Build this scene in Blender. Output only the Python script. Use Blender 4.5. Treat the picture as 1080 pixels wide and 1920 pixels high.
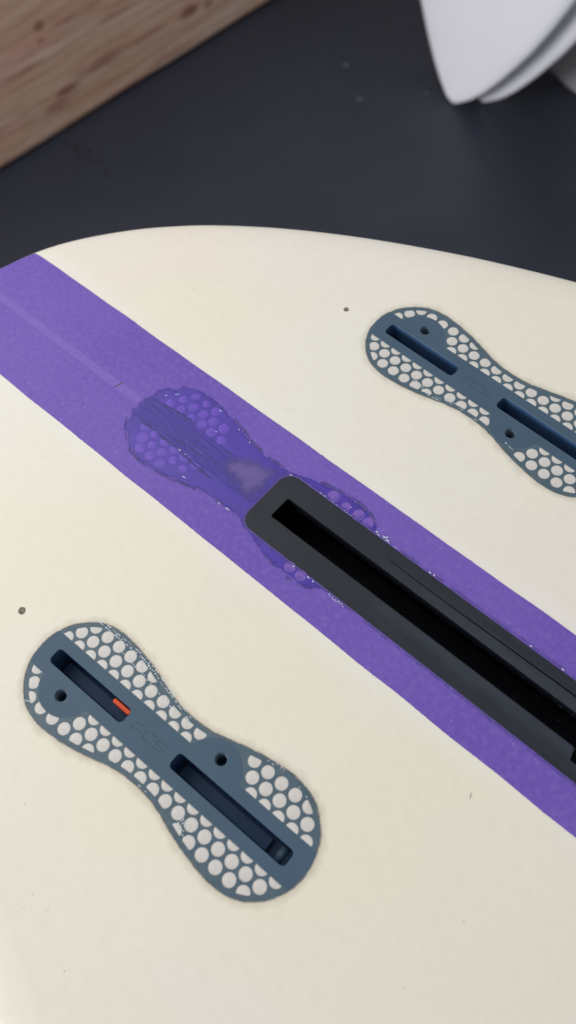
import bpy, bmesh, math, random
from mathutils import Vector, Matrix, noise
from mathutils.geometry import delaunay_2d_cdt
random.seed(11)
scene = bpy.context.scene
for o in list(bpy.data.objects):
    bpy.data.objects.remove(o)
C = scene.collection
MM = 0.001          # the board is laid out in millimetres
FLOOR_Z = -0.600

# ------------------------------------------------------------------ camera
cam_d = bpy.data.cameras.new('camera')
cam = bpy.data.objects.new('camera', cam_d); C.objects.link(cam)
right = Vector((0.74964, 0.65986, -0.05098)); down = Vector((0.56470, -0.67790, -0.47070))
fwd = Vector((-0.34516, 0.32405, -0.88080))
up = -down; back = -fwd
cam.matrix_world = Matrix(((right.x, up.x, back.x, 0.104963), (right.y, up.y, back.y, -0.088947),
                           (right.z, up.z, back.z, 0.243175), (0, 0, 0, 1)))
cam_d.sensor_fit = 'VERTICAL'; cam_d.sensor_height = 36.0; cam_d.sensor_width = 36.0
cam_d.lens = 1583.03 / 1920 * 36.0
cam_d.clip_start = 0.01; cam_d.clip_end = 50
cam_d.dof.use_dof = True; cam_d.dof.focus_distance = 0.278; cam_d.dof.aperture_fstop = 11.5
scene.camera = cam

# ------------------------------------------------------------------ world + added lamps (soft indoor light)
w = bpy.data.worlds.new('World'); scene.world = w; w.use_nodes = True
bg = w.node_tree.nodes['Background']
bg.inputs[0].default_value = (0.97, 0.975, 1.0, 1); bg.inputs[1].default_value = 0.45


def area(name, loc, target, sx, sy, power, col):
    l = bpy.data.lights.new(name, 'AREA'); l.shape = 'RECTANGLE'; l.size = sx; l.size_y = sy
    l.energy = power; l.color = col
    o = bpy.data.objects.new(name, l); C.objects.link(o); o.location = loc
    o.rotation_euler = (Vector(target) - Vector(loc)).to_track_quat('-Z', 'Y').to_euler()
    return o


area('key_light', (-0.55, -0.05, 0.66), (-0.1, 0.1, 0), 0.7, 0.7, 3.0, (1.0, 0.975, 0.92))  # unseen lamp added near the tail so the board darkens towards the nose
area('fill_light', (-1.2, -2.1, 0.60), (-0.5, 0.9, -0.45), 1.3, 1.0, 55, (0.96, 0.965, 1.0))  # unseen fill added to brighten the leaning white boards
scene.view_settings.view_transform = 'Standard'; scene.view_settings.look = 'None'
scene.view_settings.exposure = 0.07; scene.view_settings.gamma = 1.0
scene.view_settings.use_curve_mapping = False
scene.render.engine = 'CYCLES'


# ------------------------------------------------------------------ node helpers
def srgb(r, g, b):
    f = lambda c: (c / 255 / 12.92) if c / 255 <= 0.04045 else ((c / 255 + 0.055) / 1.055) ** 2.4
    return (f(r), f(g), f(b), 1)


class Mat:
    def __init__(self, name, col, rough=0.5, spec=0.5):
        m = bpy.data.materials.new(name); m.use_nodes = True
        self.m = m; self.nt = m.node_tree; self.n = self.nt.nodes; self.l = self.nt.links
        self.b = self.n['Principled BSDF']; self.out = self.n['Material Output']
        self.b.inputs['Base Color'].default_value = col; self.b.inputs['Roughness'].default_value = rough
        self.b.inputs['Specular IOR Level'].default_value = spec
        self.col = None; self.base = col
        self.tc = self.n.new('ShaderNodeTexCoord')

    def vec(self, scale=(1, 1, 1), loc=(0, 0, 0), rot=(0, 0, 0)):
        mp = self.n.new('ShaderNodeMapping'); mp.inputs['Scale'].default_value = scale
        mp.inputs['Location'].default_value = loc; mp.inputs['Rotation'].default_value = rot
        self.l.new(self.tc.outputs['Object'], mp.inputs[0]); return mp.outputs[0]

    def noise(self, scale, detail=3, rough=0.55, vec=None, dist=0.0):
        t = self.n.new('ShaderNodeTexNoise'); t.inputs['Scale'].default_value = scale
        t.inputs['Detail'].default_value = detail; t.inputs['Roughness'].default_value = rough
        t.inputs['Distortion'].default_value = dist
        self.l.new(vec if vec else self.tc.outputs['Object'], t.inputs['Vector']); return t.outputs['Fac']

    def voro(self, scale, vec=None, feature='F1', rnd=1.0):
        t = self.n.new('ShaderNodeTexVoronoi'); t.inputs['Scale'].default_value = scale; t.feature = feature
        t.inputs['Randomness'].default_value = rnd
        self.l.new(vec if vec else self.tc.outputs['Object'], t.inputs['Vector']); return t.outputs['Distance']

    def ramp(self, src, a, b, va=0.0, vb=1.0):
        t = self.n.new('ShaderNodeMapRange'); t.interpolation_type = 'SMOOTHSTEP'
        for i, v in enumerate((a, b, va, vb)):
            t.inputs[i + 1].default_value = v
        self.l.new(src, t.inputs[0]); return t.outputs[0]

    def math(self, op, a, b=0.0):
        t = self.n.new('ShaderNodeMath'); t.operation = op
        for i, v in enumerate((a, b)):
            if isinstance(v, (int, float)): t.inputs[i].default_value = v
            else: self.l.new(v, t.inputs[i])
        return t.outputs[0]

    def mix(self, fac, col):
        t = self.n.new('ShaderNodeMix'); t.data_type = 'RGBA'
        self.l.new(fac, t.inputs[0])
        if self.col is None: t.inputs[6].default_value = self.base
        else: self.l.new(self.col, t.inputs[6])
        t.inputs[7].default_value = col
        self.col = t.outputs[2]; self.l.new(self.col, self.b.inputs['Base Color'])

    def bump(self, src, strength, dist):
        t = self.n.new('ShaderNodeBump'); t.inputs['Strength'].default_value = strength
        t.inputs['Distance'].default_value = dist
        self.l.new(src, t.inputs['Height']); self.l.new(t.outputs[0], self.b.inputs['Normal'])

    def rough(self, src):
        self.l.new(src, self.b.inputs['Roughness'])

    def alpha(self, src):
        self.l.new(src, self.b.inputs['Alpha'])

    def xyz(self):
        s = self.n.new('ShaderNodeSeparateXYZ'); self.l.new(self.tc.outputs['Object'], s.inputs[0]); return s.outputs


# ------------------------------------------------------------------ materials
k = Mat('cream_glassed_foam', srgb(234, 230, 218), 0.42, 0.45)
k.mix(k.ramp(k.noise(7, 2), 0.38, 0.66, 0, 0.75), srgb(234, 227, 203))
k.mix(k.ramp(k.noise(9, 2, vec=k.vec(loc=(3, 1, 0))), 0.42, 0.68, 0, 0.65), srgb(234, 225, 218))
k.mix(k.ramp(k.noise(260, 4), 0.42, 0.75, 0, 0.12), srgb(212, 205, 190))
k.mix(k.math('MULTIPLY', k.ramp(k.voro(150), 0.05, 0.02), k.ramp(k.noise(40, 1), 0.58, 0.66, 0, 0.6)), srgb(150, 140, 122))
ay = k.math('ABSOLUTE', k.xyz()[1])
k.mix(k.math('MULTIPLY', k.ramp(k.math('ADD', ay, k.math('MULTIPLY', k.math('SUBTRACT', k.noise(180, 3), .5), .004)), 0.0315, 0.0262), k.ramp(k.noise(30, 2), .3, .6, .08, .38)), srgb(236, 234, 228))
k.bump(k.noise(420, 4, 0.6), 0.10, 0.0004)
M_CREAM = k.m

k = Mat('purple_pigment', srgb(113, 89, 180), 0.5, 0.28)
k.mix(k.ramp(k.noise(14, 2), 0.40, 0.66, 0, 0.7), srgb(105, 81, 174))
k.mix(k.ramp(k.noise(520, 3, 0.6), 0.44, 0.66, 0, 0.35), srgb(130, 109, 189))
k.mix(k.ramp(k.noise(340, 3, 0.65, vec=k.vec(loc=(5, 2, 1))), 0.50, 0.75, 0, 0.35), srgb(98, 77, 161))
k.mix(k.math('MULTIPLY', k.ramp(k.voro(420), 0.16, 0.07), k.ramp(k.noise(60, 2), 0.5, 0.62, 0, 0.55)), srgb(160, 148, 196))
k.bump(k.noise(600, 4, 0.6), 0.22, 0.0003)
M_PURPLE = k.m

k = Mat('pale_purple_stringer', srgb(122, 99, 185), 0.45, 0.3)
k.mix(k.ramp(k.noise(300, 3), 0.45, 0.65, 0, 0.5), srgb(116, 92, 181))
M_STRINGER = k.m
k = Mat('grey_tick', srgb(72, 66, 92), 0.5); M_TICK = k.m

k = Mat('blue_plug_plastic', srgb(70, 92, 111), 0.45, 0.3)
k.mix(k.ramp(k.noise(60, 3), 0.42, 0.68, 0, 0.5), srgb(66, 87, 105))
k.mix(k.math('MULTIPLY', k.ramp(k.voro(500), 0.10, 0.04), k.ramp(k.noise(90, 2), 0.55, 0.65, 0, 0.5)), srgb(112, 130, 148))
k.bump(k.noise(700, 3), 0.12, 0.0002)
M_PLUG = k.m

k = Mat('plug_web_under_resin', srgb(82, 102, 114), 0.36, 0.35)
k.mix(k.ramp(k.noise(140, 4), 0.40, 0.66, 0, 0.8), srgb(73, 94, 107))
k.mix(k.ramp(k.noise(260, 3, vec=k.vec(loc=(1, 4, 2))), 0.58, 0.72, 0, 0.3), srgb(106, 116, 114))
k.bump(k.noise(380, 4), 0.25, 0.0004)
M_WEB = k.m

k = Mat('dark_slot_plastic', srgb(54, 82, 118), 0.5, 0.25)
k.mix(k.ramp(k.noise(120, 3), 0.4, 0.7, 0, 0.5), srgb(45, 70, 104))
M_SLOT = k.m

k = Mat('white_foam_dot', srgb(214, 210, 205), 0.36, 0.45)
k.mix(k.ramp(k.noise(160, 4), 0.38, 0.70, 0, 0.7), srgb(197, 193, 187))
k.mix(k.math('MULTIPLY', k.ramp(k.noise(700, 3), 0.62, 0.74), k.ramp(k.noise(50, 1), 0.52, 0.6, 0, 0.5)), srgb(150, 138, 122))
k.bump(k.noise(600, 3), 0.2, 0.0003)
M_DOT = k.m

k = Mat('fuzzy_resin_edge', srgb(120, 122, 118), 0.38, 0.5)
sx = k.n.new('ShaderNodeAttribute'); sx.attribute_name = 'fade'
k.mix(k.ramp(k.noise(300, 4), 0.42, 0.68), srgb(96, 104, 112))
k.mix(k.ramp(k.noise(220, 3, vec=k.vec(loc=(2, 2, 2))), 0.55, 0.72, 0, 0.7), srgb(196, 186, 166))
k.alpha(k.math('MULTIPLY', sx.outputs['Fac'], k.ramp(k.noise(420, 4, 0.65), 0.28, 0.66)))
M_RESIN = k.m

k = Mat('tan_plug_halo', srgb(176, 164, 146), 0.45, 0.4)
sx = k.n.new('ShaderNodeAttribute'); sx.attribute_name = 'fade'
k.alpha(k.math('MULTIPLY', sx.outputs['Fac'], k.ramp(k.noise(160, 4, 0.6), 0.25, 0.75, 0.45, 1.0)))
M_HALO = k.m
k = Mat('painted_glint', srgb(225, 230, 236), 0.25, 0.6); M_GLINT = k.m  # white colour standing in for glints on fibre and resin
k = Mat('orange_plastic', srgb(236, 84, 30), 0.42, 0.4); M_ORANGE = k.m

k = Mat('black_box_plastic', srgb(36, 41, 49), 0.42, 0.3)
mv = k.vec(scale=(18, 260, 60))
k.mix(k.ramp(k.noise(1.0, 4, 0.6, mv), 0.45, 0.75, 0, 0.25), srgb(54, 60, 70))
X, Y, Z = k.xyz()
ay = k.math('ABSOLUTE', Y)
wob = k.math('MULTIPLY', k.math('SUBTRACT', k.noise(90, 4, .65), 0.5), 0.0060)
pale_band = k.math('MULTIPLY', k.ramp(X, 0.026, 0.075), k.ramp(k.math('ADD', ay, wob), 0.0098, 0.0058))
pale_band = k.math('MULTIPLY', pale_band, k.ramp(k.noise(70, 4, 0.65, k.vec(scale=(.5, 1.6, 1))), 0.25, 0.60, 0.35, 1.0))
k.mix(pale_band, srgb(50, 56, 66))  # lighter band beside the slot, growing towards the nose
k.mix(k.ramp(k.noise(900, 2), 0.66, 0.76, 0, 0.2), srgb(80, 86, 94))
k.rough(k.ramp(k.noise(45, 3, 0.6, k.vec(scale=(1, 3, 1))), 0.35, 0.70, 0.34, 0.55))
k.bump(k.noise(1.0, 3, 0.6, k.vec(scale=(120, 900, 300))), 0.10, 0.0003)
M_BOX = k.m
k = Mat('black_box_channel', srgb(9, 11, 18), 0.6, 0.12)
k.mix(k.math('MULTIPLY', k.ramp(k.noise(420, 4, 0.7), 0.56, 0.70, 0, 0.9), k.ramp(k.xyz()[0], 0.085, 0.125)), srgb(60, 64, 76))
M_BOXIN = k.m

k = Mat('indigo_stained_plug', srgb(72, 53, 160), 0.3, 0.4)
k.mix(k.ramp(k.noise(95, 3), 0.42, 0.66, 0, 0.8), srgb(80, 57, 168))
k.mix(k.ramp(k.noise(70, 3, vec=k.vec(loc=(4, 1, 1))), 0.50, 0.70, 0, 0.7), srgb(64, 53, 144))
k.mix(k.ramp(k.noise(480, 3), 0.60, 0.74, 0, 0.35), srgb(94, 78, 162))
k.bump(k.noise(240, 4), 0.15, 0.0004)
sa = k.n.new('ShaderNodeAttribute'); sa.attribute_name = 'fade'
k.alpha(k.ramp(k.math('ADD', sa.outputs['Fac'], k.math('MULTIPLY', k.math('SUBTRACT', k.noise(170, 4, 0.65), 0.5), 1.1)), 0.30, 0.62))
M_INDIGO = k.m
k = Mat('indigo_frame', srgb(66, 55, 146), 0.36, 0.35)
k.mix(k.ramp(k.noise(160, 4, 0.6, k.vec(scale=(0.5, 2.5, 1))), 0.42, 0.66, 0, 0.8), srgb(74, 58, 156))
k.mix(k.ramp(k.noise(300, 3, 0.6, k.vec(scale=(0.4, 3, 1), loc=(2, 1, 0))), 0.60, 0.74, 0, 0.5), srgb(58, 52, 130))
k.bump(k.noise(200, 4, 0.6, k.vec(scale=(0.4, 3, 1))), 0.5, 0.0005)
M_FRAMEP = k.m
k = Mat('violet_dot', srgb(104, 74, 186), 0.32, 0.4)
k.mix(k.ramp(k.noise(260, 3), 0.42, 0.66, 0, 0.8), srgb(88, 65, 174)); M_VDOT = k.m
k = Mat('pink_violet_dot', srgb(124, 94, 180), 0.3, 0.4)
k.mix(k.ramp(k.noise(260, 3), 0.42, 0.66, 0, 0.9), srgb(96, 76, 168)); M_PDOT = k.m
k = Mat('grey_ridge', srgb(64, 58, 124), 0.4, 0.3)
k.mix(k.ramp(k.noise(260, 3), 0.42, 0.62, 0, 0.9), srgb(74, 64, 150)); M_RIDGE = k.m
k = Mat('grey_plug_edge', srgb(90, 82, 142), 0.4, 0.3)
k.mix(k.ramp(k.noise(200, 3), 0.40, 0.62, 0, 0.9), srgb(84, 74, 146))
k.alpha(k.ramp(k.noise(150, 3, 0.6, k.vec(loc=(3, 5, 1))), 0.34, 0.60, 0.0, 0.7)); M_EDGE = k.m
k = Mat('sanded_grey_patch', srgb(112, 98, 162), 0.5, 0.3)
k.mix(k.ramp(k.noise(260, 3), 0.45, 0.66, 0, 0.6), srgb(102, 92, 150))
k.mix(k.math('MULTIPLY', k.ramp(k.voro(260), 0.10, 0.05), k.ramp(k.noise(70, 1), 0.48, 0.58)), srgb(46, 46, 84))
sa = k.n.new('ShaderNodeAttribute'); sa.attribute_name = 'fade'
k.alpha(k.ramp(k.math('ADD', sa.outputs['Fac'], k.math('MULTIPLY', k.math('SUBTRACT', k.noise(150, 5, 0.7), 0.5), 2.0)), 0.0, 0.95, 0, .85))
M_PATCH = k.m
k = Mat('pencil_grey', srgb(132, 122, 110), 0.6, 0.3)
k.mix(k.ramp(k.noise(900, 3), 0.45, 0.6), srgb(100, 93, 85)); M_MARK = k.m

k = Mat('dark_floor_coating', srgb(47, 51, 62), 0.50, 0.3)
k.mix(k.ramp(k.noise(4, 4), 0.40, 0.68, 0, 0.6), srgb(41, 45, 55))
k.mix(k.ramp(k.noise(70, 4), 0.50, 0.72, 0, 0.12), srgb(54, 59, 68))
k.rough(k.ramp(k.noise(9, 4), 0.3, 0.7, 0.42, 0.6))
k.bump(k.noise(140, 3), 0.12, 0.001)
M_FLOOR = k.m
k = Mat('black_scuff', srgb(34, 37, 46), 0.6, 0.3)
sa = k.n.new('ShaderNodeAttribute'); sa.attribute_name = 'fade'
k.alpha(k.math('MULTIPLY', sa.outputs['Fac'], k.ramp(k.noise(70, 3), 0.38, 0.7, 0, .6))); M_SCUFF = k.m
k = Mat('pale_speck', srgb(96, 100, 108), 0.6, 0.3); M_SPECK = k.m

k = Mat('weathered_pine', srgb(210, 178, 156), 0.62, 0.3)
gv = k.vec(scale=(1, 1.1, 13))
k.mix(k.ramp(k.noise(6, 5, 0.6, gv, 1.2), 0.40, 0.64, 0, 0.85), srgb(184, 146, 120))
k.mix(k.ramp(k.noise(3.2, 4, 0.6, k.vec(scale=(1, 1.0, 8), loc=(1, 2, 0)), 0.8), 0.50, 0.68, 0, 0.85), srgb(210, 160, 142))
k.mix(k.ramp(k.noise(2.4, 3, 0.6, k.vec(scale=(1, 1.2, 5), loc=(4, 0, 3)), 0.6), 0.52, 0.70, 0, 0.8), srgb(220, 198, 184))
k.mix(k.ramp(k.noise(14, 4, 0.65, k.vec(scale=(1, 0.8, 22), loc=(0, 3, 1)), 1.0), 0.58, 0.70, 0, 0.7), srgb(150, 112, 90))
wv = k.n.new('ShaderNodeTexWave'); wv.wave_type = 'BANDS'; wv.bands_direction = 'Z'; wv.inputs['Scale'].default_value = 17; wv.inputs['Distortion'].default_value = 9; wv.inputs['Detail'].default_value = 3; wv.inputs['Detail Scale'].default_value = 1.2
k.l.new(k.vec(scale=(.22, 1, 1)), wv.inputs['Vector'])
k.mix(k.ramp(wv.outputs['Fac'], 0.55, 1.0, 0, 0.3), srgb(170, 128, 104))
k.bump(k.noise(30, 4, 0.6, gv), 0.3, 0.002)
M_WOOD = k.m
k = Mat('wood_knot', srgb(140, 94, 74), 0.6, 0.3)
k.mix(k.ramp(k.noise(120, 3), 0.4, 0.65), srgb(150, 112, 96))
sa = k.n.new('ShaderNodeAttribute'); sa.attribute_name = 'fade'
k.alpha(k.ramp(k.math('ADD', sa.outputs['Fac'], k.math('MULTIPLY', k.math('SUBTRACT', k.noise(60, 4), 0.5), 0.9)), 0.2, 1.2, 0, .7)); M_KNOT = k.m
k = Mat('reddish_wood_streak', srgb(160, 112, 98), 0.6, 0.3)
k.mix(k.ramp(k.noise(60, 3, 0.6, k.vec(scale=(.3, 1, 3))), 0.4, 0.65), srgb(184, 146, 130))
sa = k.n.new('ShaderNodeAttribute'); sa.attribute_name = 'fade'
k.alpha(k.math('MULTIPLY', sa.outputs['Fac'], k.ramp(k.noise(45, 4, 0.6, k.vec(scale=(.3, 1, 3), loc=(1, 0, 2))), 0.30, 0.75, 0, .8))); M_STREAK = k.m

k = Mat('white_board_gloss', srgb(224, 224, 231), 0.3, 0.45)
k.mix(k.ramp(k.noise(6, 3), 0.4, 0.7, 0, 0.4), srgb(216, 216, 224)); M_WHITE = k.m
k = Mat('shaded_board_gloss', srgb(158, 158, 160), 0.4, 0.45)  # grey puts the shade on the rearmost board into its colour
k.mix(k.ramp(k.noise(6, 3), 0.4, 0.7, 0, 0.5), srgb(140, 140, 142)); M_SHADED = k.m


# ------------------------------------------------------------------ object helpers
def link(name, me, mats, parent=None, loc=None):
    o = bpy.data.objects.new(name, me); C.objects.link(o)
    for m in (mats if isinstance(mats, (list, tuple)) else [mats]):
        if m and m.name not in me.materials: me.materials.append(m)
    if parent: o.parent = parent
    if loc: o.location = loc
    return o


def mesh(name, verts, faces, smooth=False, mi=None, fade=None):
    me = bpy.data.meshes.new(name)
    me.from_pydata([tuple(c * MM for c in v) for v in verts], [], faces)
    if smooth: me.polygons.foreach_set('use_smooth', [True] * len(me.polygons))
    if mi: me.polygons.foreach_set('material_index', mi)
    if fade:
        a = me.attributes.new('fade', 'FLOAT', 'POINT'); a.data.foreach_set('value', fade)
    me.update(); return me


def tag(o, label=None, cat=None, group=None, kind=None):
    for kk, v in (('label', label), ('category', cat), ('group', group), ('kind', kind)):
        if v: o[kk] = v
    return o


def inside(p, poly):
    x, y = p; r = False; n = len(poly); j = n - 1
    for i in range(n):
        xi, yi = poly[i]; xj, yj = poly[j]
        if (yi > y) != (yj > y) and x < (xj - xi) * (y - yi) / (yj - yi) + xi: r = not r
        j = i
    return r


def bbox(poly):
    xs = [p[0] for p in poly]; ys = [p[1] for p in poly]
    return min(xs), max(xs), min(ys), max(ys)


def cdt(outer, holes, extra=()):
    """triangulate outer minus holes; extra = constraint polylines. returns verts2d, tris"""
    vs = []; es = []
    def loop(p, closed=True):
        b = len(vs); vs.extend(Vector(q) for q in p); n = len(p)
        es.extend((b + i, b + (i + 1) % n) for i in range(n if closed else n - 1))
    loop(outer)
    for h in holes: loop(h)
    for e in extra: loop(e, False)
    ov, oe, of, *_ = delaunay_2d_cdt(vs, es, [], 0, 1e-5)
    hb = [(bbox(h), h) for h in holes]; out = []
    for f in of:
        c = (sum(ov[i].x for i in f) / 3, sum(ov[i].y for i in f) / 3)
        if not inside(c, outer): continue
        if any(b[0] <= c[0] <= b[1] and b[2] <= c[1] <= b[3] and inside(c, h) for b, h in hb): continue
        a, b_, d = (ov[i] for i in f)
        out.append(tuple(f) if (b_ - a).cross(d - a) > 0 else (f[0], f[2], f[1]))
    return [(v.x, v.y) for v in ov], out


class Plate:
    """a flat-topped body with real openings: top sheet + walls + hole floors"""
    def __init__(s): s.v = []; s.f = []; s.m = []
    def top(s, outer, holes, z, extra=(), matfn=None):
        vv, ff = cdt(outer, holes, extra); b = len(s.v)
        s.v += [(x, y, z) for x, y in vv]
        for f in ff:
            c = (sum(vv[i][0] for i in f) / 3, sum(vv[i][1] for i in f) / 3)
            s.f.append(tuple(i + b for i in f)); s.m.append(matfn(c) if matfn else 0)
    def wall(s, loop, z0, z1, mi=0, inward=False, loop2=None):
        b = len(s.v); n = len(loop); l2 = loop2 or loop
        s.v += [(x, y, z0) for x, y in loop] + [(x, y, z1) for x, y in l2]
        for i in range(n):
            j = (i + 1) % n
            q = (b + i, b + n + i, b + n + j, b + j)
            s.f.append(q[::-1] if inward else q); s.m.append(mi)
    def floor(s, loop, z, mi=0):
        b = len(s.v); s.v += [(x, y, z) for x, y in loop]; s.f.append(tuple(range(b, b + len(loop)))); s.m.append(mi)
    def mesh(s, name, smooth=False): return mesh(name, s.v, s.f, smooth, s.m)


def circle(cx, cy, r, n=20, ph=0.0):
    return [(cx + r * math.cos(ph + 2 * math.pi * i / n), cy + r * math.sin(ph + 2 * math.pi * i / n)) for i in range(n)]


def rrect(x0, x1, y0, y1, r, n=5):
    out = []
    for cx, cy, a0 in ((x1 - r, y1 - r, 0), (x0 + r, y1 - r, 90), (x0 + r, y0 + r, 180), (x1 - r, y0 + r, 270)):
        for i in range(n + 1):
            a = math.radians(a0 + 90 * i / n); out.append((cx + r * math.cos(a), cy + r * math.sin(a)))
    return out


def interp(tab, x):
    if x <= tab[0][0]: return tab[0][1]
    for (a, va), (b, vb) in zip(tab, tab[1:]):
        if x <= b:
            return va + (vb - va) * (x - a) / (b - a)
    return tab[-1][1]


def catmull(pts, n):
    out = []
    for i in range(len(pts) - 1):
        p0 = Vector(pts[max(i - 1, 0)]); p1 = Vector(pts[i]); p2 = Vector(pts[i + 1]); p3 = Vector(pts[min(i + 2, len(pts) - 1)])
        for q in range(n):
            t = q / n
            out.append(tuple(0.5 * ((2 * p1) + (p2 - p0) * t + (2 * p0 - 5 * p1 + 4 * p2 - p3) * t * t + (3 * p1 - p0 - 3 * p2 + p3) * t ** 3)))
    out.append(tuple(pts[-1])); return out


def area2(p):
    return 0.5 * sum(p[i][0] * p[(i + 1) % len(p)][1] - p[(i + 1) % len(p)][0] * p[i][1] for i in range(len(p)))


def offset(loop, d):
    """inset a CCW loop by d"""
    out = []; n = len(loop)
    for i in range(n):
        a = Vector(loop[i - 1]); b = Vector(loop[i]); c = Vector(loop[(i + 1) % n])
        t = (c - a); t = t / (t.length or 1); nn = Vector((-t.y, t.x))
        out.append((b.x + nn.x * d, b.y + nn.y * d))
    return out


# ------------------------------------------------------------------ floor
fv = []; ff = []
me = bpy.data.meshes.new('floor')
me.from_pydata([(-4, -4, FLOOR_Z), (4, -4, FLOOR_Z), (4, 5, FLOOR_Z), (-4, 5, FLOOR_Z)], [], [(0, 1, 2, 3)])
floor = tag(link('floor', me, M_FLOOR), kind='structure')


def floor_blot(name, pts, mat, z=0.6):
    """a thin irregular mark on the floor: centre + fading rim"""
    cx = sum(p[0] for p in pts) / len(pts); cy = sum(p[1] for p in pts) / len(pts)
    n = len(pts); zz = FLOOR_Z * 1000 + z
    v = [(cx, cy, zz)] + [(cx + (p[0] - cx) * .6, cy + (p[1] - cy) * .6, zz) for p in pts] + [(p[0], p[1], zz) for p in pts]
    f = [(0, 1 + i, 1 + (i + 1) % n) for i in range(n)] + [(1 + i, 1 + n + i, 1 + n + (i + 1) % n, 1 + (i + 1) % n) for i in range(n)]
    return link(name, mesh(name, v, f, fade=[1.0] * (n + 1) + [0.0] * n), mat, floor)


def blob(cx, cy, rx, ry, rot, n=14, j=.3):
    return [(cx + math.cos(rot) * rx * math.cos(a) * q - math.sin(rot) * ry * math.sin(a) * q,
             cy + math.sin(rot) * rx * math.cos(a) * q + math.cos(rot) * ry * math.sin(a) * q)
            for a, q in ((2 * math.pi * i / n, 1 + random.uniform(-j, j)) for i in range(n))]


for cx, cy, rx, ry, rot in ((-893, 483, 16, 5, 0.3), (-874, 476, 14, 5, -0.6), (-858, 488, 9, 5, 1.0), (-852, 470, 12, 6, 0.2),
                            (-830, 482, 10, 5, 0.4), (-803, 474, 13, 4, -0.4), (-845, 458, 9, 4, 0.9)):
    floor_blot('scuff_mark', blob(cx, cy, rx, ry, rot), M_SCUFF)
for cx, cy, r in ((-681, 878, 4.5), (-613, 827, 4.0), (-541, 899, 3.0), (-700, 640, 2.0)):
    v = blob(cx, cy, r, r * .8, 0, 9, .25)
    link('paint_speck', mesh('paint_speck', [(x, y, FLOOR_Z * 1000 + .6) for x, y in v], [tuple(range(9))]), M_SPECK, floor)

# ------------------------------------------------------------------ timber plank standing at the floor's edge
p0 = Vector((-929.2, 374.6)); p1 = Vector((-883.3, 941.4)); dirn = (p1 - p0).normalized(); nrm = Vector((dirn.y, -dirn.x))
bm = bmesh.new()
prof = []       # cross-section: (towards room, height)
H, TH, RR = 340.0, 48.0, 14.0
for cx, cz, a0 in ((-RR, RR, -90), (-RR, H - RR, 0), (-TH + RR, H - RR, 90), (-TH + RR, RR, 180)):
    for i in range(7):
        a = math.radians(a0 + 90 * i / 6); prof.append((cx + RR * math.cos(a), cz + RR * math.sin(a)))
L0, L1, NS = -620.0, 1250.0, 60
rings = []
for s in range(NS + 1):
    u = L0 + (L1 - L0) * s / NS; ring = []
    for (d, h) in prof:
        wob = noise.noise(Vector((u * .006, h * .02, d * .05))) * 2.2
        ring.append(bm.verts.new(((u) * MM, (d + wob) * MM, h * MM)))
    rings.append(ring)
for a, b in zip(rings, rings[1:]):
    for i in range(len(prof)):
        j = (i + 1) % len(prof); bm.faces.new((a[i], a[j], b[j], b[i]))
bm.faces.new(rings[0]); bm.faces.new(rings[-1][::-1])
bmesh.ops.recalc_face_normals(bm, faces=bm.faces)
me = bpy.data.meshes.new('timber_face'); bm.to_mesh(me); bm.free()
me.polygons.foreach_set('use_smooth', [True] * len(me.polygons))
# local frame: x along the plank, y towards the room, z up.  grain runs along local x -> rotate texture by using object axes
plank = bpy.data.objects.new('timber_plank', None); C.objects.link(plank)
plank.matrix_world = Matrix(((dirn.x, nrm.x, 0, p0.x * MM), (dirn.y, nrm.y, 0, p0.y * MM), (0, 0, 1, FLOOR_Z + 0.0005), (0, 0, 0, 1)))
tag(plank, 'weathered knotty pine plank standing along the edge of the dark floor', 'plank')
tf = link('timber_face', me, M_WOOD, plank)


def knot(u, h, ru, rh, mat=M_KNOT):
    n = 18; v = [(u, 2.6, h)]; fd = [1.0]
    for q, fa in ((.35, 1.0), (.65, .75), (1.0, 0.0)):
        for i in range(n):
            a = 2 * math.pi * i / n; r = q * (1 + .18 * noise.noise(Vector((math.cos(a) * 1.5 + u, math.sin(a) * 1.5, h))))
            v.append((u + ru * r * math.cos(a), 2.6 - q * .5, h + rh * r * math.sin(a))); fd.append(fa)
    f = [(0, 1 + i, 1 + (i + 1) % n) for i in range(n)]
    for b in (1, 1 + n):
        f += [(b + i, b + n + i, b + n + (i + 1) % n, b + (i + 1) % n) for i in range(n)]
    return link('knot', mesh('knot', v, f, fade=fd), mat, plank)

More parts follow.
